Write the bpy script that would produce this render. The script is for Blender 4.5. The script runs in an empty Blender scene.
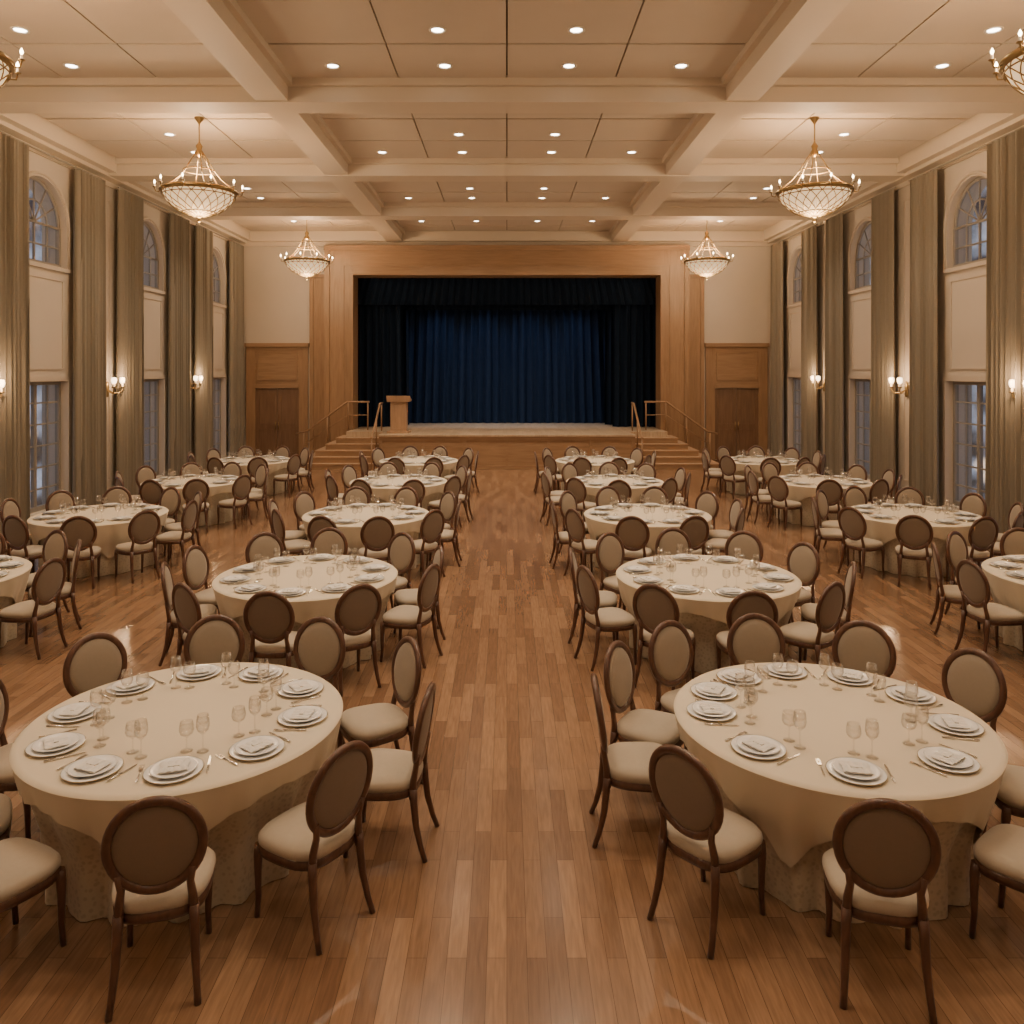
import bpy, bmesh, math, random
from mathutils import Vector, Matrix
random.seed(7)
pi=math.pi
scene=bpy.context.scene

# ------------------------------------------------------------ materials
def new_mat(name):
    m=bpy.data.materials.new(name); m.use_nodes=True
    nt=m.node_tree; b=nt.nodes['Principled BSDF']
    return m,nt,b
def simple(name,col,rough=.6,metal=0,noise=0,nscale=8,bump=0,bscale=60,sheen=0,coat=0,spec=.5):
    m,nt,b=new_mat(name)
    b.inputs['Base Color'].default_value=(*col,1); b.inputs['Roughness'].default_value=rough
    b.inputs['Metallic'].default_value=metal
    b.inputs['Specular IOR Level'].default_value=spec
    if sheen: b.inputs['Sheen Weight'].default_value=sheen
    if coat: b.inputs['Coat Weight'].default_value=coat
    tc=nt.nodes.new('ShaderNodeTexCoord')
    if noise:
        n=nt.nodes.new('ShaderNodeTexNoise'); n.inputs['Scale'].default_value=nscale; n.inputs['Detail'].default_value=4
        nt.links.new(tc.outputs['Object'],n.inputs['Vector'])
        mx=nt.nodes.new('ShaderNodeMix'); mx.data_type='RGBA'
        mx.inputs[6].default_value=(*[c*(1-noise) for c in col],1)
        mx.inputs[7].default_value=(*[min(1,c*(1+noise)) for c in col],1)
        nt.links.new(n.outputs['Fac'],mx.inputs[0]); nt.links.new(mx.outputs[2],b.inputs['Base Color'])
    if bump:
        n2=nt.nodes.new('ShaderNodeTexNoise'); n2.inputs['Scale'].default_value=bscale
        nt.links.new(tc.outputs['Object'],n2.inputs['Vector'])
        bp=nt.nodes.new('ShaderNodeBump'); bp.inputs['Strength'].default_value=bump; bp.inputs['Distance'].default_value=.01
        nt.links.new(n2.outputs['Fac'],bp.inputs['Height']); nt.links.new(bp.outputs['Normal'],b.inputs['Normal'])
    return m
def wood(name,c1,c2,scale=(8,8,.8),rough=.4,coat=0):
    m,nt,b=new_mat(name)
    tc=nt.nodes.new('ShaderNodeTexCoord'); mp=nt.nodes.new('ShaderNodeMapping')
    mp.inputs['Scale'].default_value=scale
    n=nt.nodes.new('ShaderNodeTexNoise'); n.inputs['Scale'].default_value=3; n.inputs['Detail'].default_value=6; n.inputs['Distortion'].default_value=.6
    nt.links.new(tc.outputs['Object'],mp.inputs['Vector']); nt.links.new(mp.outputs['Vector'],n.inputs['Vector'])
    cr=nt.nodes.new('ShaderNodeValToRGB')
    cr.color_ramp.elements[0].position=.3; cr.color_ramp.elements[0].color=(*c1,1)
    cr.color_ramp.elements[1].position=.7; cr.color_ramp.elements[1].color=(*c2,1)
    nt.links.new(n.outputs['Fac'],cr.inputs['Fac']); nt.links.new(cr.outputs['Color'],b.inputs['Base Color'])
    b.inputs['Roughness'].default_value=rough; b.inputs['Coat Weight'].default_value=coat
    return m
def emit(name,col,s):
    m,nt,b=new_mat(name)
    b.inputs['Base Color'].default_value=(*col,1)
    b.inputs['Emission Color'].default_value=(*col,1); b.inputs['Emission Strength'].default_value=s
    return m
def plank_floor(name,ca,cb,pw=.09,pl=.75,rough=.28,coat=.25):
    m,nt,b=new_mat(name)
    tc=nt.nodes.new('ShaderNodeTexCoord'); mp=nt.nodes.new('ShaderNodeMapping')
    mp.inputs['Rotation'].default_value=(0,0,pi/2)
    nt.links.new(tc.outputs['Object'],mp.inputs['Vector'])
    br=nt.nodes.new('ShaderNodeTexBrick')
    br.inputs['Scale'].default_value=1; br.inputs['Brick Width'].default_value=pl; br.inputs['Row Height'].default_value=pw
    br.inputs['Mortar Size'].default_value=.0014; br.inputs['Mortar Smooth'].default_value=.2; br.inputs['Bias'].default_value=0
    br.offset=.37; br.offset_frequency=2; br.squash=1
    br.inputs['Color1'].default_value=(*ca,1); br.inputs['Color2'].default_value=(*cb,1)
    br.inputs['Mortar'].default_value=(*[c*.5 for c in ca],1)
    nt.links.new(mp.outputs['Vector'],br.inputs['Vector'])
    mp2=nt.nodes.new('ShaderNodeMapping'); mp2.inputs['Scale'].default_value=(14,1.1,1)
    nt.links.new(tc.outputs['Object'],mp2.inputs['Vector'])
    n=nt.nodes.new('ShaderNodeTexNoise'); n.inputs['Scale'].default_value=4; n.inputs['Detail'].default_value=6; n.inputs['Distortion'].default_value=.5
    nt.links.new(mp2.outputs['Vector'],n.inputs['Vector'])
    mr=nt.nodes.new('ShaderNodeMapRange'); mr.inputs[1].default_value=.25; mr.inputs[2].default_value=.75; mr.inputs[3].default_value=.76; mr.inputs[4].default_value=1.16
    nt.links.new(n.outputs['Fac'],mr.inputs[0])
    mx=nt.nodes.new('ShaderNodeMix'); mx.data_type='RGBA'; mx.blend_type='MULTIPLY'; mx.inputs[0].default_value=1
    nt.links.new(br.outputs['Color'],mx.inputs[6]); nt.links.new(mr.outputs[0],mx.inputs[7])
    nt.links.new(mx.outputs[2],b.inputs['Base Color'])
    b.inputs['Roughness'].default_value=rough
    b.inputs['Coat Weight'].default_value=coat; b.inputs['Coat Roughness'].default_value=.14
    bp=nt.nodes.new('ShaderNodeBump'); bp.inputs['Strength'].default_value=.25; bp.inputs['Distance'].default_value=.002; bp.invert=True
    nt.links.new(br.outputs['Fac'],bp.inputs['Height']); nt.links.new(bp.outputs['Normal'],b.inputs['Normal'])
    return m
def clear_glass(name,tint=(1,1,1),refl=.12,k=.6):
    m=bpy.data.materials.new(name); m.use_nodes=True; nt=m.node_tree
    nt.nodes.remove(nt.nodes['Principled BSDF']); out=nt.nodes['Material Output']
    t=nt.nodes.new('ShaderNodeBsdfTransparent'); t.inputs[0].default_value=(*tint,1)
    g=nt.nodes.new('ShaderNodeBsdfGlossy'); g.inputs['Roughness'].default_value=.05
    lw=nt.nodes.new('ShaderNodeLayerWeight'); lw.inputs['Blend'].default_value=.35
    ad=nt.nodes.new('ShaderNodeMath'); ad.operation='MULTIPLY_ADD'; ad.inputs[1].default_value=k; ad.inputs[2].default_value=refl*.4
    nt.links.new(lw.outputs['Facing'],ad.inputs[0])
    mx=nt.nodes.new('ShaderNodeMixShader')
    nt.links.new(ad.outputs[0],mx.inputs[0]); nt.links.new(t.outputs[0],mx.inputs[1]); nt.links.new(g.outputs[0],mx.inputs[2])
    nt.links.new(mx.outputs[0],out.inputs['Surface'])
    return m
def jacquard(name,c1,c2,scale=26):
    m,nt,b=new_mat(name)
    tc=nt.nodes.new('ShaderNodeTexCoord')
    v=nt.nodes.new('ShaderNodeTexVoronoi'); v.inputs['Scale'].default_value=scale
    nt.links.new(tc.outputs['Object'],v.inputs['Vector'])
    cr=nt.nodes.new('ShaderNodeValToRGB')
    cr.color_ramp.elements[0].position=.25; cr.color_ramp.elements[0].color=(*c2,1)
    cr.color_ramp.elements[1].position=.5; cr.color_ramp.elements[1].color=(*c1,1)
    nt.links.new(v.outputs['Distance'],cr.inputs['Fac']); nt.links.new(cr.outputs['Color'],b.inputs['Base Color'])
    b.inputs['Roughness'].default_value=.65; b.inputs['Sheen Weight'].default_value=.2
    return m

M={}
M['wall']=simple('wall_plaster',(.57,.505,.435),.75,noise=.03,nscale=2,bump=.05)
M['trim']=simple('painted_trim',(.56,.485,.41),.55)
M['ceil']=simple('ceiling_panel',(.58,.505,.425),.8,noise=.03,nscale=3)
M['groove']=simple('ceiling_groove',(.20,.155,.115),.9)
M['beam']=simple('beam_paint',(.62,.535,.44),.6)
M['floor']=plank_floor('oak_plank_floor',(.185,.100,.057),(.315,.182,.105),.10,.8,.22,.35)
M['stagefloor']=plank_floor('stage_plank',(.46,.34,.23),(.54,.41,.29),.12,2.0,.35,.1)
M['oak']=wood('oak_panel',(.27,.162,.09),(.36,.222,.13),(5,5,.5),.42)
M['oakh']=wood('oak_panel_horizontal',(.27,.162,.09),(.36,.222,.13),(.5,5,6),.42)
M['oakd']=wood('door_oak',(.16,.09,.055),(.22,.13,.078),(5,5,.5),.4)
M['podium']=wood('podium_wood',(.36,.23,.14),(.45,.29,.185),(5,5,.7),.4)
M['chairwood']=wood('walnut_frame',(.070,.030,.019),(.125,.056,.034),(9,9,3),.3,.3)
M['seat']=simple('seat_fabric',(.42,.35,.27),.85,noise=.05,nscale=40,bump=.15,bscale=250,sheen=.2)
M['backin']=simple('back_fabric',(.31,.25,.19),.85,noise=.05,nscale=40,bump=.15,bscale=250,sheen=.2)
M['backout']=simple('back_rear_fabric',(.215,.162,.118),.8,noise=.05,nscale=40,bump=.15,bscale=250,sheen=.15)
M['cloth']=simple('cream_linen',(.64,.55,.42),.75,noise=.04,nscale=3,bump=.06,bscale=200,sheen=.15)
M['under']=jacquard('jacquard_underlay',(.52,.44,.325),(.42,.35,.255),34)
M['drape']=simple('taupe_drape',(.25,.215,.17),.85,noise=.06,nscale=20,sheen=.1)
M['navy']=simple('navy_velvet',(.012,.028,.075),.85,noise=.15,nscale=6,spec=.15)
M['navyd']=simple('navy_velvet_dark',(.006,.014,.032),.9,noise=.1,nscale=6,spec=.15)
M['black']=simple('stage_black',(.008,.009,.012),.9)
M['brass']=simple('antique_brass',(.36,.26,.13),.36,metal=1)
M['bronze']=simple('window_frame_paint',(.30,.27,.235),.5)
M['bowl']=emit('alabaster_bowl',(1,.70,.38),1.0)
M['flame']=emit('candle_bulb',(1,.72,.40),26)
M['candle']=emit('candle_sleeve',(.9,.78,.58),.3)
M['shade']=emit('sconce_glass',(1,.76,.48),6)
M['lamp']=emit('downlight_lens',(1,.9,.76),16)
M['ltrim']=simple('downlight_trim',(.85,.8,.72),.4)
M['china']=simple('white_china',(.82,.81,.80),.15,coat=.4)
M['gilt']=simple('gilt_rim',(.55,.45,.30),.3,metal=.8)
M['napkin']=simple('napkin_linen',(.70,.67,.63),.8,bump=.1,bscale=150)
M['silver']=simple('silverware',(.75,.73,.70),.2,metal=1)
M['glass']=clear_glass('stemware_glass',(.995,.99,.985),.15,.5)
M['pane']=clear_glass('window_pane',(.92,.95,1),.1,.35)

# ------------------------------------------------------------ mesh builder
class MB:
    def __init__(s): s.v=[];s.f=[];s.m=[];s.sm=[];s.mats=[]
    def mi(s,k):
        if k not in s.mats: s.mats.append(k)
        return s.mats.index(k)
    def face(s,idx,k,smooth=False):
        s.f.append(tuple(idx)); s.m.append(s.mi(k)); s.sm.append(smooth)
    def box(s,x0,x1,y0,y1,z0,z1,k):
        x0,x1=min(x0,x1),max(x0,x1); y0,y1=min(y0,y1),max(y0,y1)
        b=len(s.v)
        s.v+=[(x0,y0,z0),(x1,y0,z0),(x1,y1,z0),(x0,y1,z0),(x0,y0,z1),(x1,y0,z1),(x1,y1,z1),(x0,y1,z1)]
        for q in ((0,3,2,1),(4,5,6,7),(0,1,5,4),(1,2,6,5),(2,3,7,6),(3,0,4,7)): s.face([b+i for i in q],k)
    def grid(s,fn,nu,nv,k,closeu=False,smooth=True):
        b=len(s.v)
        cu=nu if closeu else nu+1
        for j in range(nv+1):
            for i in range(cu): s.v.append(tuple(fn(i/nu,j/nv)))
        for j in range(nv):
            for i in range(nu):
                i2=(i+1)%cu if closeu else i+1
                s.face((b+j*cu+i,b+j*cu+i2,b+(j+1)*cu+i2,b+(j+1)*cu+i),k,smooth)
    def lathe(s,prof,n,k,c=(0,0,0),sx=1,sy=1):
        p=prof
        def fn(u,v):
            r,z=p[min(len(p)-1,int(round(v*(len(p)-1))))]
            a=u*2*pi
            return (c[0]+r*math.cos(a)*sx,c[1]+r*math.sin(a)*sy,c[2]+z)
        s.grid(fn,n,len(p)-1,k,True)
    def tube(s,pts,rad,n,k,closed=False,flat=1.0,cap=True):
        P=[Vector(p) for p in pts]; N=len(P)
        if not hasattr(rad,'__len__'): rad=[rad]*N
        b=len(s.v); prev=None
        for i in range(N):
            if closed: t=(P[(i+1)%N]-P[i-1])
            else: t=P[min(i+1,N-1)]-P[max(i-1,0)]
            t.normalize()
            if prev is None:
                a=Vector((0,1,0)) if abs(t.y)<.8 else Vector((1,0,0))
                x=a-t*a.dot(t)
            else: x=prev-t*prev.dot(t)
            x.normalize(); prev=x; y=t.cross(x)
            for j in range(n):
                a=2*pi*j/n
                s.v.append(tuple(P[i]+x*math.cos(a)*rad[i]*flat+y*math.sin(a)*rad[i]))
        for i in range(N if closed else N-1):
            i2=(i+1)%N
            for j in range(n):
                j2=(j+1)%n
                s.face((b+i*n+j,b+i*n+j2,b+i2*n+j2,b+i2*n+j),k,True)
        if cap and not closed:
            s.face([b+j for j in range(n)][::-1],k); s.face([b+(N-1)*n+j for j in range(n)],k)
    def add(s,o,mat):
        b=len(s.v)
        s.v+=[tuple(mat@Vector(p)) for p in o.v]
        for f,m,sm in zip(o.f,o.m,o.sm): s.face([b+i for i in f],o.mats[m],sm)
    def mesh(s,name,recalc=True):
        me=bpy.data.meshes.new(name); me.from_pydata(s.v,[],s.f)
        for k in s.mats: me.materials.append(M[k])
        me.polygons.foreach_set('material_index',s.m); me.polygons.foreach_set('use_smooth',s.sm)
        me.update()
        if recalc:
            bm=bmesh.new(); bm.from_mesh(me); bmesh.ops.recalc_face_normals(bm,faces=bm.faces); bm.to_mesh(me); bm.free()
        return me
    def obj(s,name,loc=(0,0,0),rz=0,bevel=0,parent=None):
        o=put(s.mesh(name),name,loc,rz,parent)
        if bevel:
            md=o.modifiers.new('bevel','BEVEL'); md.width=bevel; md.segments=2; md.limit_method='ANGLE'
        return o
def put(me,name,loc=(0,0,0),rz=0,parent=None):
    o=bpy.data.objects.new(name,me); scene.collection.objects.link(o)
    o.location=loc; o.rotation_euler=(0,0,rz)
    if parent: o.parent=parent
    return o
def lamp(kind,name,loc,power,col,parent=None,**kw):
    l=bpy.data.lights.new(name,kind); l.energy=power; l.color=col
    for k,v in kw.items(): setattr(l,k,v)
    o=bpy.data.objects.new(name,l); scene.collection.objects.link(o); o.location=loc
    if parent: o.parent=parent
    return o

W=8.8; YB=26.3; YR=-5.0; HC=7.45; HB=7.1
# ------------------------------------------------------------ floor, ceiling
mb=MB(); mb.box(-W-.5,W+.5,YR-.3,YB+.3,-.2,0,'floor'); mb.obj('floor')
beamsY=[-1.2,3.5,8.1,12.7,17.4,21.9]
mb=MB(); mb.box(-W-.5,W+.5,YR-.3,YB+.3,HC+.05,HC+.25,'groove')
edgesY=[YR]+beamsY+[YB]
baysX=[(-8.3,-3.95,3),(-3.35,3.35,4),(3.95,8.3,3)]
for i in range(len(edgesY)-1):
    y0=edgesY[i]+(.3 if i>0 else 0); y1=edgesY[i+1]-(.3 if i<len(edgesY)-2 else 0)
    ny=3
    for (x0,x1,nx) in baysX:
        for a in range(nx):
            for b in range(ny):
                g=.012; gy=.028
                mb.box(x0+(x1-x0)*a/nx+g,x0+(x1-x0)*(a+1)/nx-g,y0+(y1-y0)*b/ny+gy,y0+(y1-y0)*(b+1)/ny-gy,HC,HC+.055,'ceil')
mb.obj('ceiling')
def beam(x0,x1,y0,y1,axis,dz=0):
    mb=MB(); mb.box(x0,x1,y0,y1,HB+dz,HC+.04,'beam')
    e=.09
    if axis=='x': mb.box(x0,x1,y0-e,y1+e,HB+.24,HC+.04,'beam')
    else: mb.box(x0-e,x1+e,y0,y1,HB+.245,HC+.04,'beam')
    mb.obj('ceiling_beam')
for y in beamsY: beam(-W+.06,W-.06,y-.27,y+.27,'x')
for sx in (-1,1): beam(sx*3.65-.25,sx*3.65+.25,YR,YB-.13,'y',.02)
n=1
for sx in (-1,1):
    mb=MB()
    mb.box(sx*W,sx*(W-.45),YR,YB,HB+.06,HC+.045,'beam'); mb.box(sx*W,sx*(W-.28),YR,YB,HB-.015,HC+.03,'beam'); mb.box(sx*W,sx*(W-.05),YR,YB,HB-.12,HC,'beam')
    mb.obj('trim_%d'%n); n+=1
mb=MB(); mb.box(-W+.45,W-.45,YB-.3,YB,HB+.04,HC+.035,'beam'); mb.box(-W+.06,W-.06,YB-.12,YB-.001,HB-.1,HC,'beam'); mb.obj('trim_%d'%n); n+=1

# ------------------------------------------------------------ side walls with windows
winY=[1.6,6.1,10.6,15.15,19.65,24.1]; HW=.85
Z0,Z1,Z2,Z3=.25,2.72,4.95,5.75
def side_wall(sx,name):
    mb=MB(); T=.5
    xi,xo=sx*W,sx*(W+T)
    ys=[YR]
    for y in winY: ys+=[y-HW,y+HW]
    ys.append(YB+.3)
    for i in range(0,len(ys),2): mb.box(xi,xo,ys[i],ys[i+1],0,HC+.2,'wall')
    for y in winY:
        mb.box(xi,xo,y-HW,y+HW,0,Z0,'wall'); mb.box(xi,xo,y-HW,y+HW,Z1,Z2,'wall')
        N=20
        for i in range(N):
            a0=pi-pi*i/N; a1=pi-pi*(i+1)/N
            p=[(y+HW*math.cos(a0),Z3+HW*math.sin(a0)),(y+HW*math.cos(a1),Z3+HW*math.sin(a1))]
            b=len(mb.v); top=HC+.2
            for x in (xi,xo):
                mb.v+=[(x,p[0][0],p[0][1]),(x,p[1][0],p[1][1]),(x,p[1][0],top),(x,p[0][0],top)]
            mb.face((b,b+1,b+2,b+3),'wall'); mb.face((b+7,b+6,b+5,b+4),'wall'); mb.face((b,b+4,b+5,b+1),'wall')
    put(mb.mesh(name,False),name)
side_wall(-1,'wall_left'); side_wall(1,'wall_right')
mb=MB(); top=HC+.2
OW=4.95; OT=6.0
mb.box(-W,-OW-.05,YB,YB+.3,0,top,'wall'); mb.box(OW+.05,W,YB,YB+.3,0,top,'wall'); mb.box(-OW-.05,OW+.05,YB,YB+.3,OT+.05,top,'wall')
mb.obj('wall_front')
mb=MB(); mb.box(-W-.5,W+.5,YR-.3,YR,0,top,'wall'); mb.obj('wall_rear')
for sx,nm in ((-1,'left'),(1,'right')):
    mb=MB(); mb.box(sx*W,sx*(W-.03),YR,YB,0,.2,'trim'); mb.box(sx*W,sx*(W-.018),YR,YB,.2,.24,'trim'); mb.obj('baseboard_'+nm)

for sx in (-1,1):
    mb=MB()
    for y in winY:
        R=HW+.06
        pts=[(sx*(W-.01),y-R,Z2-.05),(sx*(W-.01),y-R,Z3)]+[(sx*(W-.01),y-R*math.cos(pi*i/16),Z3+R*math.sin(pi*i/16)) for i in range(1,16)]+[(sx*(W-.01),y+R,Z3),(sx*(W-.01),y+R,Z2-.05)]
        mb.tube(pts,.03,8,'trim')
        mb.box(sx*(W-.05),sx*(W+.12),y-R-.03,y+R+.03,Z2-.08,Z2+.002,'trim')
        for (a,b,c,d) in ((y-.7,y+.7,2.95,2.98),(y-.7,y+.7,4.68,4.71),(y-.7,y-.67,2.98,4.68),(y+.67,y+.7,2.98,4.68)):
            mb.box(sx*(W-.02),sx*W,a,b,c,d,'trim')
        for (a,b,c,d) in ((y-HW-.1,y-HW,.24,Z1+.1),(y+HW,y+HW+.1,.24,Z1+.1),(y-HW,y+HW,Z1,Z1+.1)):
            mb.box(sx*(W-.035),sx*W,a,b,c,d,'trim')
    for y in beamsY:
        for (a,b) in ((y-.30,y-.27),(y+.27,y+.30)):
            mb.box(sx*(W-.02),sx*W,a,b,.53,6.67,'trim')
        mb.box(sx*(W-.02),sx*W,y-.3,y+.3,.5,.53,'trim'); mb.box(sx*(W-.02),sx*W,y-.3,y+.3,6.67,6.7,'trim')
    mb.obj('trim_%d'%n); n+=1

wn=1
for sx in (-1,1):
    xg=W+.16
    for y in winY:
        mb=MB()
        def fr(y0,y1,z0,z1,t=.03): mb.box(sx*(xg-t),sx*(xg+t),y0,y1,z0,z1,'bronze')
        fr(y-HW,y-HW+.07,Z0,Z1,.04); fr(y+HW-.07,y+HW,Z0,Z1,.04); fr(y-HW,y+HW,Z0,Z0+.09,.041); fr(y-HW,y+HW,Z1-.07,Z1,.041); fr(y-.04,y+.04,Z0,Z1,.035)
        for c in (-.43,.43): fr(y+c-.014,y+c+.014,Z0,Z1,.02)
        for i in range(1,6):
            z=Z0+(Z1-Z0)*i/6; fr(y-HW,y+HW,z-.014,z+.014,.021)
        mb.box(sx*(xg-.004),sx*(xg+.004),y-HW,y+HW,Z0,Z1,'pane')
        mb.obj('window_%d'%wn); wn+=1
        mb=MB()
        fr(y-HW,y+HW,Z2,Z2+.08,.041); fr(y-HW,y-HW+.06,Z2,Z3,.04); fr(y+HW-.06,y+HW,Z2,Z3,.04)
        R=HW-.03
        mb.tube([(sx*xg,y-R*math.cos(pi*i/20),Z3+R*math.sin(pi*i/20)) for i in range(21)],.04,8,'bronze')
        R2=.42
        mb.tube([(sx*xg,y-R2*math.cos(pi*i/16),Z3+R2*math.sin(pi*i/16)) for i in range(17)],.018,6,'bronze')
        for a in (30,60,90,120,150):
            c,s_=math.cos(math.radians(a)),math.sin(math.radians(a))
            mb.tube([(sx*xg,y,Z3),(sx*xg,y+R*c,Z3+R*s_)],.017,6,'bronze')
        fr(y-HW,y+HW,Z3-.02,Z3+.02,.025)
        for c in (-.42,0,.42): fr(y+c-.016,y+c+.016,Z2,Z3,.02)
        fr(y-HW,y+HW,(Z2+Z3)/2-.014,(Z2+Z3)/2+.014,.021)
        b=len(mb.v); x=sx*xg
        mb.v+=[(x,y-R,Z2),(x,y+R,Z2)]+[(x,y+R*math.cos(pi*i/20),Z3+R*math.sin(pi*i/20)) for i in range(21)]
        mb.face(range(b,b+23),'pane')
        mb.obj('window_%d'%wn); wn+=1

def pleated(w,h,np_,amp,k,seed=0,nz=14,top_amp=.5):
    r=random.Random(seed); ph=[r.uniform(-.5,.5) for _ in range(40)]
    mb=MB()
    def fn(u,v):
        z=v*h
        q=u*np_*2*pi
        a=amp*(1-(1-top_amp)*v)
        y=a*math.sin(q+.35*math.sin(u*9+ph[1]*4)+.25*math.sin(v*2+u*5))+.25*a*math.sin(2.3*q+ph[2])
        x=(u-.5)*w*(1+.06*(1-v)) +.012*math.sin(q*2)
        return (x,y,z)
    mb.grid(fn,np_*10,nz,k)
    return mb
dm=[pleated(1.05,6.95,8,.075,'drape',s,top_amp=.8).mesh('window_drape',False) for s in (1,2)]
for sx in (-1,1):
    for y in winY:
        if y<5: continue
        for i,c in enumerate((-1.36,1.36)):
            put(dm[i],'window_drape',(sx*(W-.2),y+c,.01),pi/2 if sx<0 else -pi/2)
        mb=MB(); mb.tube([(sx*(W-.2),y-1.95,6.98),(sx*(W-.2),y+1.95,6.98)],.02,8,'bronze')
        mb.obj('curtain_rod')

# ------------------------------------------------------------ sconces
def sconce_mesh():
    mb=MB()
    mb.lathe([(0,-.0),(.03,.01),(.045,.05),(.03,.1),(.05,.16),(.03,.24),(.012,.28),(0,.29)],12,'brass',(0,-.01,-.14),1,.5)
    for s in (-1,1):
        pts=[(0,-.03,-.02),(s*.05,-.09,-.07),(s*.11,-.15,-.07),(s*.15,-.18,-.02),(s*.15,-.18,.03)]
        mb.tube(pts,.010,8,'brass')
        mb.lathe([(0,.02),(.035,.03),(.042,.045),(.015,.045)],12,'brass',(s*.15,-.18,0))
        mb.lathe([(.016,.04),(.016,.13),(0,.13)],10,'candle',(s*.15,-.18,0))
        mb.lathe([(.024,.10),(.036,.12),(.042,.16),(.036,.20),(.0,.21)],14,'shade',(s*.15,-.18,0))
    for i,v in enumerate(mb.v): mb.v[i]=(v[0]*1.25,v[1]*1.4,v[2]*1.25)
    return mb.mesh('wall_sconce')
sm=sconce_mesh()
for sx in (-1,1):
    for y in (8.1,13.3,17.55,22.1):
        o=put(sm,'wall_sconce',(sx*(W-.022),y,2.52),pi/2 if sx<0 else -pi/2)
        lamp('POINT','sconce_lamp',(0,-.42,.26),24,(1,.64,.34),o,shadow_soft_size=.06)

# ------------------------------------------------------------ downlights
mb=MB()
mb.lathe([(.115,0),(.115,-.012),(.09,-.016),(.078,-.004),(.078,.0)],24,'ltrim')
mb.lathe([(.078,-.004),(0,-.004)],24,'lamp')
dl=mb.mesh('recessed_downlight')
rows=[(-2.8,1,60),(1.0,0,70),(2.3,1,80),(5.6,0,165),(6.9,1,195),(10.6,0,230),(11.85,1,230),(15.3,0,235),(16.55,1,235),(19.85,0,235),(20.95,1,235),(24.2,1,235)]
for y,b,pw in rows:
    xs=[-6.45,-.92,.92,6.45]+([-2.58,2.58] if b else [])
    for x in xs:
        o=put(dl,'recessed_downlight',(x,y,HC))
        lamp('SPOT','downlight_lamp',(0,0,-.03),pw,(1,.785,.55),o,spot_size=math.radians(120),spot_blend=.9,shadow_soft_size=.09)

# ------------------------------------------------------------ chandeliers
def chandelier(x,y,ztop):
    mb=MB(); zr=6.12; R=.64
    P=[(R-.02,.0),(R-.04,-.08),(R-.10,-.18),(R-.20,-.28),(R-.34,-.37),(.12,-.43),(0,-.445)]
    mb.lathe(P,40,'bowl')
    mb.lathe([(R-.03,-.035),(R+.01,-.03),(R+.03,0),(R+.015,.035),(R-.01,.04),(R-.03,.0)],48,'brass')
    def prof(t):
        q=t*(len(P)-1); i=min(int(q),len(P)-2); f=q-i
        return (P[i][0]*(1-f)+P[i+1][0]*f+.006, P[i][1]*(1-f)+P[i+1][1]*f-.004)
    for i in range(20):
        for sgn in (-1,1):
            pts=[]
            for j in range(13):
                r,z=prof(j/12*.93); a=2*pi*i/20+sgn*j/12*.9
                pts.append((r*math.cos(a),r*math.sin(a),z))
            mb.tube(pts,.008,4,'brass',cap=False)
    for r,z in ((R-.03,-.085),(.29,-.372)):
        mb.tube([((r+.01)*math.cos(2*pi*i/36),(r+.01)*math.sin(2*pi*i/36),z) for i in range(36)],.010,5,'brass',closed=True)
    mb.lathe([(0,-.55),(.02,-.54),(.035,-.51),(.015,-.48),(.06,-.46),(.08,-.43),(0,-.42)],14,'brass')
    for i in range(10):
        a=2*pi*(i+.5)/10; c,s=math.cos(a),math.sin(a)
        pts=[(R*c,R*s,.0),((R+.03)*c,(R+.03)*s,-.04),((R+.08)*c,(R+.08)*s,-.03),((R+.095)*c,(R+.095)*s,.03)]
        mb.tube(pts,.010,6,'brass')
        p=((R+.095)*c,(R+.095)*s,.03)
        mb.lathe([(.0,0),(.032,.01),(.036,.02),(.014,.02)],10,'brass',p)
        mb.lathe([(.012,.02),(.012,.07),(0,.07)],8,'candle',p)
        mb.lathe([(0,.07),(.014,.085),(.018,.105),(.009,.13),(0,.145)],8,'flame',p)
    for i in range(6):
        a=2*pi*i/6; c,s=math.cos(a),math.sin(a)
        pr=[(R,.03),(R*.84,.10),(R*.62,.22),(R*.42,.38),(.15,.58),(.035,.74)]
        mb.tube([(r*c,r*s,z) for r,z in pr],.010,6,'brass')
    mb.tube([(.27*math.cos(2*pi*i/24),.27*math.sin(2*pi*i/24),.38) for i in range(24)],.010,5,'brass',closed=True)
    mb.lathe([(0,.62),(.04,.64),(.08,.70),(.04,.76),(.06,.82),(.02,.88),(.012,.92)],14,'brass')
    mb.tube([(0,0,.9),(0,0,ztop-zr-.02)],.012,8,'brass')
    mb.lathe([(.012,-.12),(.03,-.09),(.075,-.03),(.085,0)],16,'brass',(0,0,ztop-zr))
    o=mb.obj('chandelier',(x,y,zr))
    lamp('POINT','chandelier_lamp',(0,0,.16),165,(1,.71,.42),o,shadow_soft_size=.25)
    lamp('POINT','chandelier_lower_lamp',(0,0,-.7),80,(1,.71,.42),o,shadow_soft_size=.2)
for sx in (-1,1):
    chandelier(sx*5.75,8.1,HB); chandelier(sx*5.5,14.3,HC); chandelier(sx*5.85,23.4,HC)
    chandelier(sx*5.6,1.2,HC)

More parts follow.
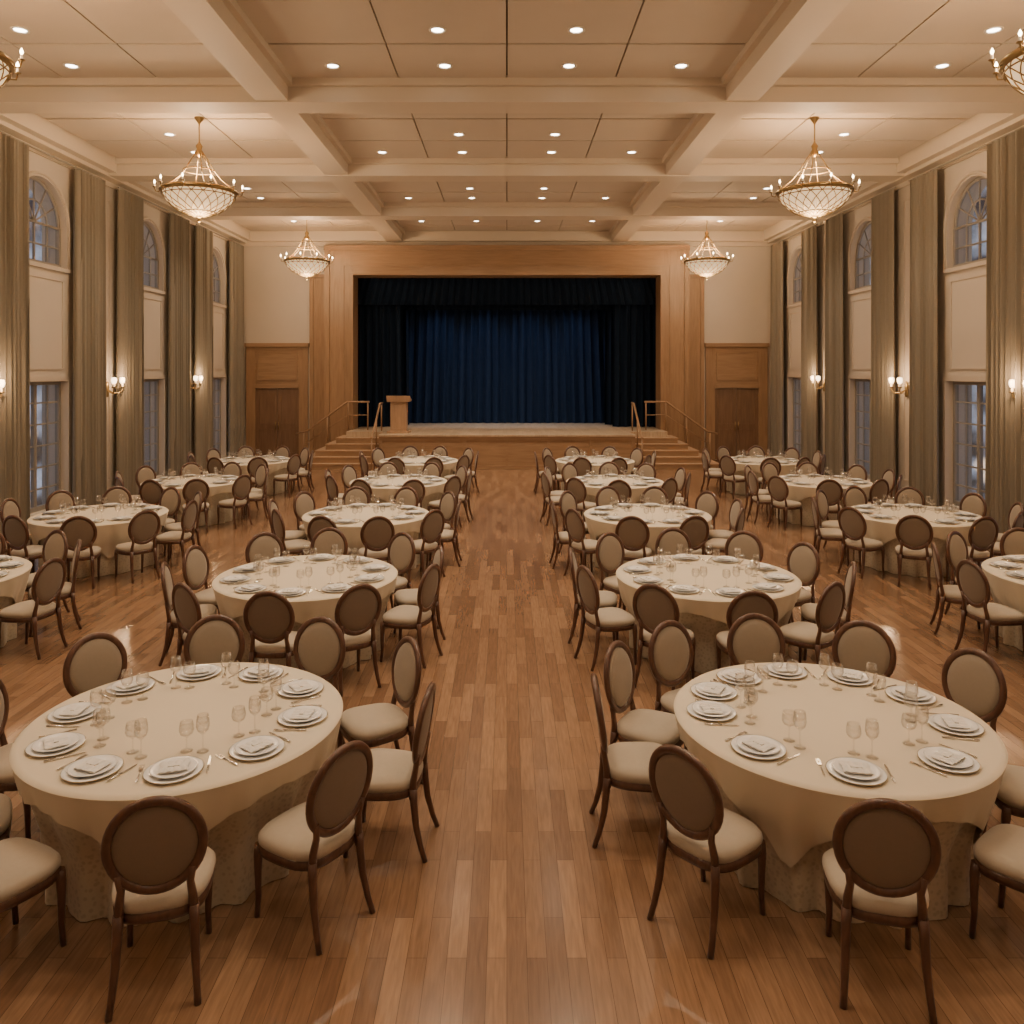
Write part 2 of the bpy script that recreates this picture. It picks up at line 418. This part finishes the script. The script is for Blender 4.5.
# ------------------------------------------------------------ stage
SH=1.02
mb=MB()
mb.box(-3.8,3.8,23.7,YB-.5,0,SH-.05,'oakh'); mb.box(-3.8,3.8,23.62,YB-.5,SH-.05,SH,'stagefloor')
mb.box(-3.78,3.78,23.66,23.7,0,.12,'oakh'); mb.box(-3.78,3.78,23.66,23.7,SH-.16,SH-.05,'oakh')
for x in [-3.74+7.48*i/6 for i in range(7)]: mb.box(x-.04,x+.04,23.67,23.7,.12,SH-.16,'oakh')
mb.box(-OW,OW,YB-.5,30.1,SH-.15,SH,'stagefloor')
for sx in (-1,1):
    mb.box(sx*3.8,sx*5.0,24.9,YB-.51,0,SH-.001,'stagefloor')
mb.obj('stage_platform')
for sx in (-1,1):
    mb=MB()
    for k in range(1,6):
        h=SH-.17*k; xo=5.0+.26*k; yf=24.9-.26*k; x_in=3.82
        yend=YB-.57 if xo<5.86 else YB-.31
        mb.box(sx*x_in,sx*xo,yf,yf+.26,0,h-.03,'oakh'); mb.box(sx*x_in,sx*(xo+.015),yf-.015,yf+.26,h-.03,h,'podium')
        mb.box(sx*(xo-.26),sx*xo,yf+.26,yend,0,h-.03,'oakh'); mb.box(sx*(xo-.26),sx*(xo+.015),yf+.26,yend,h-.03,h,'podium')
    mb.obj('stage_steps')
    mb=MB(); yr=25.6
    A=[(sx*6.75,yr,.90),(sx*6.4,yr,.98),(sx*5.1,yr,1.92),(sx*4.4,yr,1.92)]
    mb.tube(A,.03,8,'oak')
    for (x,z0,z1) in ((6.5,0,.95),(5.75,.51,1.45),(5.08,SH,1.92),(4.45,SH,1.92)): mb.tube([(sx*x,yr,z0),(sx*x,yr,z1)],.022,8,'oak')
    mb.tube([(sx*6.5,yr,.55),(sx*5.08,yr,1.5),(sx*4.45,yr,1.5)],.016,6,'oak')
    mb.obj('stair_railing')
    mb=MB()
    B=[(sx*3.95,25.3,1.9),(sx*3.95,24.9,1.9),(sx*3.95,23.5,1.0),(sx*3.95,23.25,.95)]
    mb.tube(B,.03,8,'oak')
    for (y,z0,z1) in ((25.2,SH,1.9),(24.2,.6,1.44),(23.35,0,.97)): mb.tube([(sx*3.95,y,z0),(sx*3.95,y,z1)],.022,8,'oak')
    mb.obj('stair_railing')
# proscenium
mb=MB(); y0=YB-.5
for sx in (-1,1):
    mb.box(sx*OW,sx*5.85,y0,YB-.01,0,6.95,'oak')
    mb.box(sx*OW,sx*(OW+.045),YB-.01,YB+.3,SH,OT,'oak')
    mb.box(sx*OW,sx*(OW+.12),y0-.06,y0,SH,OT,'oak'); mb.box(sx*5.72,sx*5.88,y0-.05,y0,0,6.8,'oak')
    mb.box(sx*(OW+.3),sx*(OW+.34),y0-.02,y0,SH,6.3,'oak')
    mb.box(sx*5.85,sx*6.42,YB-.25,YB-.01,0,5.95,'oak'); mb.box(sx*5.85,sx*6.5,YB-.3,YB-.01,5.95,6.05,'oak')
    mb.box(sx*6.3,sx*6.42,YB-.29,YB-.25,0,5.95,'oak')
mb.box(-OW,OW,y0,YB-.01,OT,6.95,'oakh'); mb.box(-OW,OW,YB-.01,YB+.3,OT,OT+.045,'oakh'); mb.box(-OW-.12,OW+.12,y0-.06,y0,OT,OT+.12,'oakh')
mb.box(-5.9,5.9,y0-.05,y0,6.8,6.96,'oakh'); mb.box(-5.25,5.25,y0-.021,y0,6.3,6.34,'oakh')
mb.obj('proscenium_arch')
mb=MB()
mb.box(-6,-5.9,YB+.3,30.2,0,7.4,'black'); mb.box(5.9,6,YB+.3,30.2,0,7.4,'black'); mb.box(-6,6,30.2,30.3,0,7.4,'black'); mb.box(-6,6,YB+.3,30.3,7.3,7.4,'black')
mb.box(-5.9,-OW,YB+.3,30.2,SH-.1,SH,'black'); mb.box(OW,5.9,YB+.3,30.2,SH-.1,SH,'black')
mb.obj('wall_stagehouse')
put(pleated(8.4,5.4,28,.10,'navy',5,top_amp=.95).mesh('stage_backdrop_curtain',False),'stage_backdrop_curtain',(0,28.9,SH+.01))
for sx in (-1,1):
    put(pleated(1.5,5.1,6,.10,'navyd',3,top_amp=.9).mesh('stage_leg_curtain',False),'stage_leg_curtain',(sx*4.35,26.95,SH+.01))
    put(pleated(1.3,5.1,5,.10,'navyd',4,top_amp=.9).mesh('stage_leg_curtain',False),'stage_leg_curtain',(sx*4.1,27.95,SH+.01))
put(pleated(9.8,1.05,40,.06,'navyd',6,top_amp=.9).mesh('stage_valance_curtain',False),'stage_valance_curtain',(0,26.73,5.12))
put(pleated(10.2,2.1,36,.05,'navyd',8,top_amp=.9).mesh('stage_valance_curtain',False),'stage_valance_curtain',(0,27.5,5.0))
for x in (-2.4,-.8,.8,2.4):  # unseen spots added behind the valance to brighten the backdrop with bluish light
    mb=MB(); mb.lathe([(0,.12),(.08,.11),(.09,0),(.1,-.14),(.085,-.14),(.0,-.1)],14,'black'); mb.tube([(0,0,.1),(0,0,.88)],.02,6,'black')
    o=mb.obj('added_backdrop_spot',(x,27.85,6.4))
    lamp('SPOT','added_backdrop_lamp',(0,0,-.18),190,(.70,.82,1),o,spot_size=math.radians(85),spot_blend=1,shadow_soft_size=.1)
# lectern
mb=MB()
mb.box(-.34,.34,-.26,.26,0,.07,'podium'); mb.box(-.24,.24,-.18,.18,.07,.95,'podium')
for x0,x1,z0,z1 in ((-.24,-.19,.07,.95),(.19,.24,.07,.95),(-.19,.19,.07,.14),(-.19,.19,.88,.95)): mb.box(x0,x1,-.195,-.18,z0,z1,'podium')
b=len(mb.v)
mb.v+=[(-.34,-.24,.95),(.34,-.24,.95),(.34,.24,.95),(-.34,.24,.95),(-.36,-.26,1.14),(.36,-.26,1.14),(.36,.26,1.0),(-.36,.26,1.0)]
for q in ((0,3,2,1),(4,5,6,7),(0,1,5,4),(1,2,6,5),(2,3,7,6),(3,0,4,7)): mb.face([b+i for i in q],'podium')
mb.obj('lectern',(-3.3,24.5,SH),0,.008)

dn=1
for sx in (-1,1):
    mb=MB()
    x0,x1=6.52,8.55
    def bx(a,b,c,d,ya,k): mb.box(sx*a,sx*b,YB-ya,YB-.005,c,d,k)
    bx(x0,x0+.3,0,3.7,.08,'oak'); bx(x1-.3,x1,0,3.7,.08,'oak'); bx(x0+.3,x1-.3,2.35,3.7,.07,'oakh')
    bx(x0-.03,x1+.04,3.7,3.82,.14,'oakh'); bx(x0+.3,x1-.3,2.35,2.45,.11,'oakh')
    a,b2,c,d=x0+.35,x1-.35,2.6,3.54
    bx(a,b2,c,c+.04,.1,'oakh'); bx(a,b2,d-.04,d,.1,'oakh'); bx(a,a+.04,c+.04,d-.04,.1,'oak'); bx(b2-.04,b2,c+.04,d-.04,.1,'oak')
    mb.obj('trim_%d'%n); n+=1
    mb=MB(); a0,a1=x0+.3,x1-.3; mid=(a0+a1)/2
    for (p,q) in ((a0,mid-.005),(mid+.005,a1)):
        bx(p,q,0.01,2.34,.03,'oakd')
        for (c,d) in ((.2,1.0),(1.15,2.15)):
            for r in ((p+.1,q-.1,c,c+.03),(p+.1,q-.1,d-.03,d),(p+.1,p+.13,c+.03,d-.03),(q-.13,q-.1,c+.03,d-.03)): bx(*r,.045,'oakd')
    mb.tube([(sx*(mid-.05),YB-.08,.95),(sx*(mid-.05),YB-.08,1.25)],.012,8,'brass'); mb.tube([(sx*(mid+.05),YB-.08,.95),(sx*(mid+.05),YB-.08,1.25)],.012,8,'brass')
    mb.obj('door_%d'%dn); dn+=1

# ------------------------------------------------------------ chair
def chair():
    mb=MB()
    def se(a,w,d,p=3.2):
        c,s=math.cos(a),math.sin(a)
        x=w*math.copysign(abs(c)**(2/p),c); y=d*math.copysign(abs(s)**(2/p),s)
        return x*(1+.09*y/d),y
    def loft(R,k,n=32):
        def fn(u,v):
            w,d,z=R[int(round(v*(len(R)-1)))]
            x,y=se(u*2*pi,w,d); return (x,y+.01,z)
        mb.grid(fn,n,len(R)-1,k,True)
    loft([(.0001,.0001,.36),(.205,.2,.36),(.222,.218,.365),(.225,.222,.405),(.21,.21,.415)],'chairwood')
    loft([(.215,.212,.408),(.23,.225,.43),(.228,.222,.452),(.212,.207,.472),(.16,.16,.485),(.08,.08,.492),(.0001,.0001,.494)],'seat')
    for s in (-1,1):
        mb.tube([(s*.19,.19,.40),(s*.193,.195,.34),(s*.19,.2,.25),(s*.187,.2,.12),(s*.19,.21,.0)],[.024,.025,.020,.016,.015],10,'chairwood')
        mb.tube([(s*.165,-.2,.42),(s*.168,-.205,.33),(s*.173,-.22,.2),(s*.182,-.25,.08),(s*.19,-.28,0)],[.024,.023,.020,.017,.016],10,'chairwood')
        mb.tube([(s*.165,-.198,.36),(s*.160,-.20,.46),(s*.150,-.213,.54),(s*.165,-.226,.62)],[.024,.021,.018,.016],10,'chairwood')
    cz,A,B=.742,.208,.222
    def bp(a,k=1.0,off=0):
        z=cz+B*k*math.sin(a); x=A*k*math.cos(a)
        y=-.240-.15*(z-cz)+.22*x*x - off
        return (x,y,z)
    mb.tube([bp(2*pi*i/40) for i in range(40)],.024,10,'chairwood',closed=True,flat=.85)
    def pad(sign,k):
        def fn(u,v):
            kk=[.93,.88,.7,.4,.001][int(round(v*4))]; bul=[0,.014,.024,.03,.032][int(round(v*4))]
            return bp(u*2*pi,kk,-sign*bul if sign>0 else bul*.6)
        mb.grid(fn,32,4,k,True)
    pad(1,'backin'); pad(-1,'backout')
    return mb
chair_me=chair().mesh('dining_chair')

# ------------------------------------------------------------ table
RT=.955
def table():
    mb=MB(); n=160; ZT=.765; R=RT
    def fold(a,t):
        return .028*t*(math.sin(18*a+.6*math.sin(3*a))+.45*math.sin(31*a+1.3))
    def ru(z,a):
        t=(ZT-z)/ZT
        return R-.02-.15*min(1,t*1.7)**1.2+fold(a,min(1,t*1.3))
    tr=[(0.0001,ZT),(.5,ZT),(R-.04,ZT),(R-.015,ZT-.003),(R-.002,ZT-.015)]
    def ftop(u,v):
        r,z=tr[int(round(v*4))]; a=u*2*pi; return (r*math.cos(a),r*math.sin(a),z)
    mb.grid(ftop,n,4,'cloth',True)
    def drop(a):
        q=(a+.35)%(pi/2)-pi/4
        h=1.17/max(math.cos(pi/4-abs(q)),.1)-1
        return min(.14+(h-.17)*.85,.50)
    def fov(u,v):
        a=u*2*pi; d=drop(a); z=ZT-.015-v*d
        t=(ZT-z)/ZT
        r=max(R-.002-.13*min(1,t*1.7)**1.2+fold(a,min(1,t*1.3)), ru(z,a)+.012)
        r+=.006*math.sin(40*a)*v
        if v==0: r=R-.002
        return (r*math.cos(a),r*math.sin(a),z)
    mb.grid(fov,n,10,'cloth',True)
    def fun(u,v):
        a=u*2*pi; z=ZT-.03-v*(ZT-.035); r=ru(z,a); return (r*math.cos(a),r*math.sin(a),z)
    mb.grid(fun,n,12,'under',True)
    return mb
table_me=table().mesh('banquet_table',False)
TZ=.766
def scaled(mb,s):
    mb.v=[(v[0]*s,v[1]*s,v[2]*s) for v in mb.v]; return mb
def plate():
    mb=MB()
    mb.lathe([(0,.002),(.10,.002),(.12,.006),(.160,.014),(.163,.016),(.160,.018),(.12,.011),(.10,.008),(0,.008)],36,'china')
    mb.lathe([(.161,.0155),(.1645,.0165),(.161,.019)],36,'gilt')
    mb.lathe([(0,.012),(.08,.012),(.092,.018),(.127,.029),(.129,.031),(.125,.032),(.09,.023),(.078,.019),(0,.019)],36,'china')
    return scaled(mb,.94)
def napkin():
    mb=MB()
    def fn(u,v):
        x=(u-.5)*.155*(1-.25*math.exp(-((v-.5)/.16)**2)); y=(v-.5)*.12
        z=.031+.006*abs(math.sin(u*pi*4))*(.5+abs(v-.5))+.006*math.sin(u*pi)*math.exp(-((v-.5)/.25)**2)
        return (x,y,z)
    mb.grid(fn,30,12,'napkin')
    mb.box(-.072,.072,-.056,.056,.026,.031,'napkin')
    mb.box(-.03,.03,-.012,.012,.034,.042,'napkin')
    return mb
def wineglass(h=.21,rb=.038):
    mb=MB()
    mb.lathe([(0,.001),(.034,.001),(.034,.003),(.01,.007),(.004,.015),(.0035,h*.45),(.008,h*.48),(rb*.8,h*.58),(rb,h*.70),(rb*.95,h*.85),(rb*.8,h),(rb*.78,h),(rb*.92,h*.85),(rb*.96,h*.70),(rb*.76,h*.59),(0,h*.5)],20,'glass')
    return mb
def knife():
    mb=MB()
    mb.tube([(0,-.11,.006),(0,-.04,.007),(0,0,.005)],[.0055,.0065,.0045],8,'silver')
    b=len(mb.v)
    P=[(-.006,0),(.006,0),(.009,.06),(.007,.1),(0,.115),(-.006,.09)]
    mb.v+=[(x,y,.002) for x,y in P]+[(x,y,.004) for x,y in P]
    mb.face([b+i for i in range(6)][::-1],'silver'); mb.face([b+6+i for i in range(6)],'silver')
    for i in range(6): mb.face((b+i,b+(i+1)%6,b+6+(i+1)%6,b+6+i),'silver')
    return scaled(mb,.95)
def fork():
    mb=MB()
    mb.tube([(0,-.11,.007),(0,-.06,.006),(0,0,.005),(0,.03,.004)],[.006,.0055,.0035,.003],8,'silver')
    mb.box(-.012,.012,.03,.055,.002,.005,'silver')
    for i in range(4):
        x=-.0105+.007*i; mb.box(x-.0018,x+.0018,.055,.1,.002,.006,'silver')
    return scaled(mb,.95)
parts={'dinner_plate':plate(),'folded_napkin':napkin(),'wine_glass':wineglass(),'water_glass':wineglass(.17,.042),'dinner_knife':knife(),'dinner_fork':fork()}
off={'dinner_plate':(0,0),'folded_napkin':(0,0),'wine_glass':(.13,.21),'water_glass':(.04,.24),'dinner_knife':(.175,.03),'dinner_fork':(-.175,.03)}
pmesh={k:v.mesh(k) for k,v in parts.items()}
def local(k,a,cx,cy,rp=.725):
    phi=a+pi/2
    base=Vector((cx+rp*math.cos(a),cy+rp*math.sin(a),TZ))
    ox,oy=off[k]
    return base+Matrix.Rotation(phi,3,'Z')@Vector((ox,oy,0)),phi
rng=random.Random(3)
def lay_table(cx,cy,angs,detail=False,r0=1.15,rads=None):
    put(table_me,'banquet_table',(cx,cy,0),rng.uniform(-.5,.5))
    joined=MB()
    for i,ad in enumerate(angs):
        a=math.radians(ad)
        r=(rads[i] if rads else r0)+rng.uniform(-.02,.04)
        put(chair_me,'dining_chair',(cx+r*math.cos(a),cy+r*math.sin(a),0),a+pi/2+math.radians(rng.uniform(-5,5)))
        a=math.radians(angs[0]+36*i if angs[0]>-100 else ad)
        for k in off:
            p,phi=local(k,a,cx,cy)
            if detail: put(pmesh[k],k,p,phi)
            else: joined.add(parts[k],Matrix.Translation(p-Vector((cx,cy,TZ)))@Matrix.Rotation(phi,4,'Z'))
    if not detail: joined.obj('place_settings',(cx,cy,TZ))
rowsY=[5.02,8.5,12.1,15.7,19.3]
L1=[-74,-36,-1,33,67,103,139,175,211,243]
LR=[1.12,1.14,1.27,1.24,1.16,1.13,1.13,1.15,1.14,1.14]
R1=[-101,-143,176,150,122,92,57,24,-12,-54]
RR=[1.11,1.12,1.16,1.15,1.14,1.14,1.14,1.14,1.14,1.14]
for ri,y in enumerate(rowsY):
    for sx in (-1,1):
        if ri==0:
            lay_table(-2.0 if sx<0 else 2.02,y,L1 if sx<0 else R1,True,1.12,LR if sx<0 else RR)
        else:
            o=rng.uniform(-4,4)+(0 if sx<0 else 18 if ri%2 else 0)
            if ri==1: o=-18 if sx<0 else -14
            lay_table(sx*2.12,y,[o+36*i+rng.uniform(-3,3) for i in range(10)],ri==1)
        o=rng.uniform(-15,15)
        lay_table(sx*6.15,y,[o+36*i+rng.uniform(-3,3) for i in range(10)])

# ------------------------------------------------------------ world (dusk garden glow)
w=bpy.data.worlds.new('dusk_world'); scene.world=w; w.use_nodes=True; nt=w.node_tree
bg=nt.nodes['Background']
tc=nt.nodes.new('ShaderNodeTexCoord'); no=nt.nodes.new('ShaderNodeTexNoise'); no.inputs['Scale'].default_value=26; no.inputs['Detail'].default_value=5
nt.links.new(tc.outputs['Generated'],no.inputs['Vector'])
cr=nt.nodes.new('ShaderNodeValToRGB')
e=cr.color_ramp.elements; e[0].position=.38; e[0].color=(.03,.035,.05,1); e[1].position=.64; e[1].color=(.60,.64,.76,1)
nt.links.new(no.outputs['Fac'],cr.inputs['Fac'])
n2=nt.nodes.new('ShaderNodeTexVoronoi'); n2.inputs['Scale'].default_value=34
nt.links.new(tc.outputs['Generated'],n2.inputs['Vector'])
c2=nt.nodes.new('ShaderNodeValToRGB'); e=c2.color_ramp.elements; e[0].position=.14; e[0].color=(1.6,1.05,.55,1); e[1].position=.34; e[1].color=(0.06,.035,.01,1)
nt.links.new(n2.outputs['Distance'],c2.inputs['Fac'])
sp=nt.nodes.new('ShaderNodeSeparateXYZ'); nt.links.new(tc.outputs['Generated'],sp.inputs[0])
mr=nt.nodes.new('ShaderNodeMapRange'); mr.inputs[1].default_value=.12; mr.inputs[2].default_value=0.0; mr.inputs[3].default_value=0; mr.inputs[4].default_value=1
nt.links.new(sp.outputs['Z'],mr.inputs[0])
mm=nt.nodes.new('ShaderNodeMix'); mm.data_type='RGBA'; mm.blend_type='ADD'
nt.links.new(mr.outputs[0],mm.inputs[0]); nt.links.new(cr.outputs['Color'],mm.inputs[6]); nt.links.new(c2.outputs['Color'],mm.inputs[7])
nt.links.new(mm.outputs[2],bg.inputs['Color']); bg.inputs['Strength'].default_value=1.0

# ------------------------------------------------------------ camera
cd=bpy.data.cameras.new('camera'); cam=bpy.data.objects.new('camera',cd); scene.collection.objects.link(cam)
cam.location=(0,0,2.94); cam.rotation_euler=(pi/2,0,0)
cd.sensor_width=36; cd.lens=800/1024*36; cd.shift_x=.005; cd.shift_y=-142/1024
cd.clip_end=200
scene.camera=cam
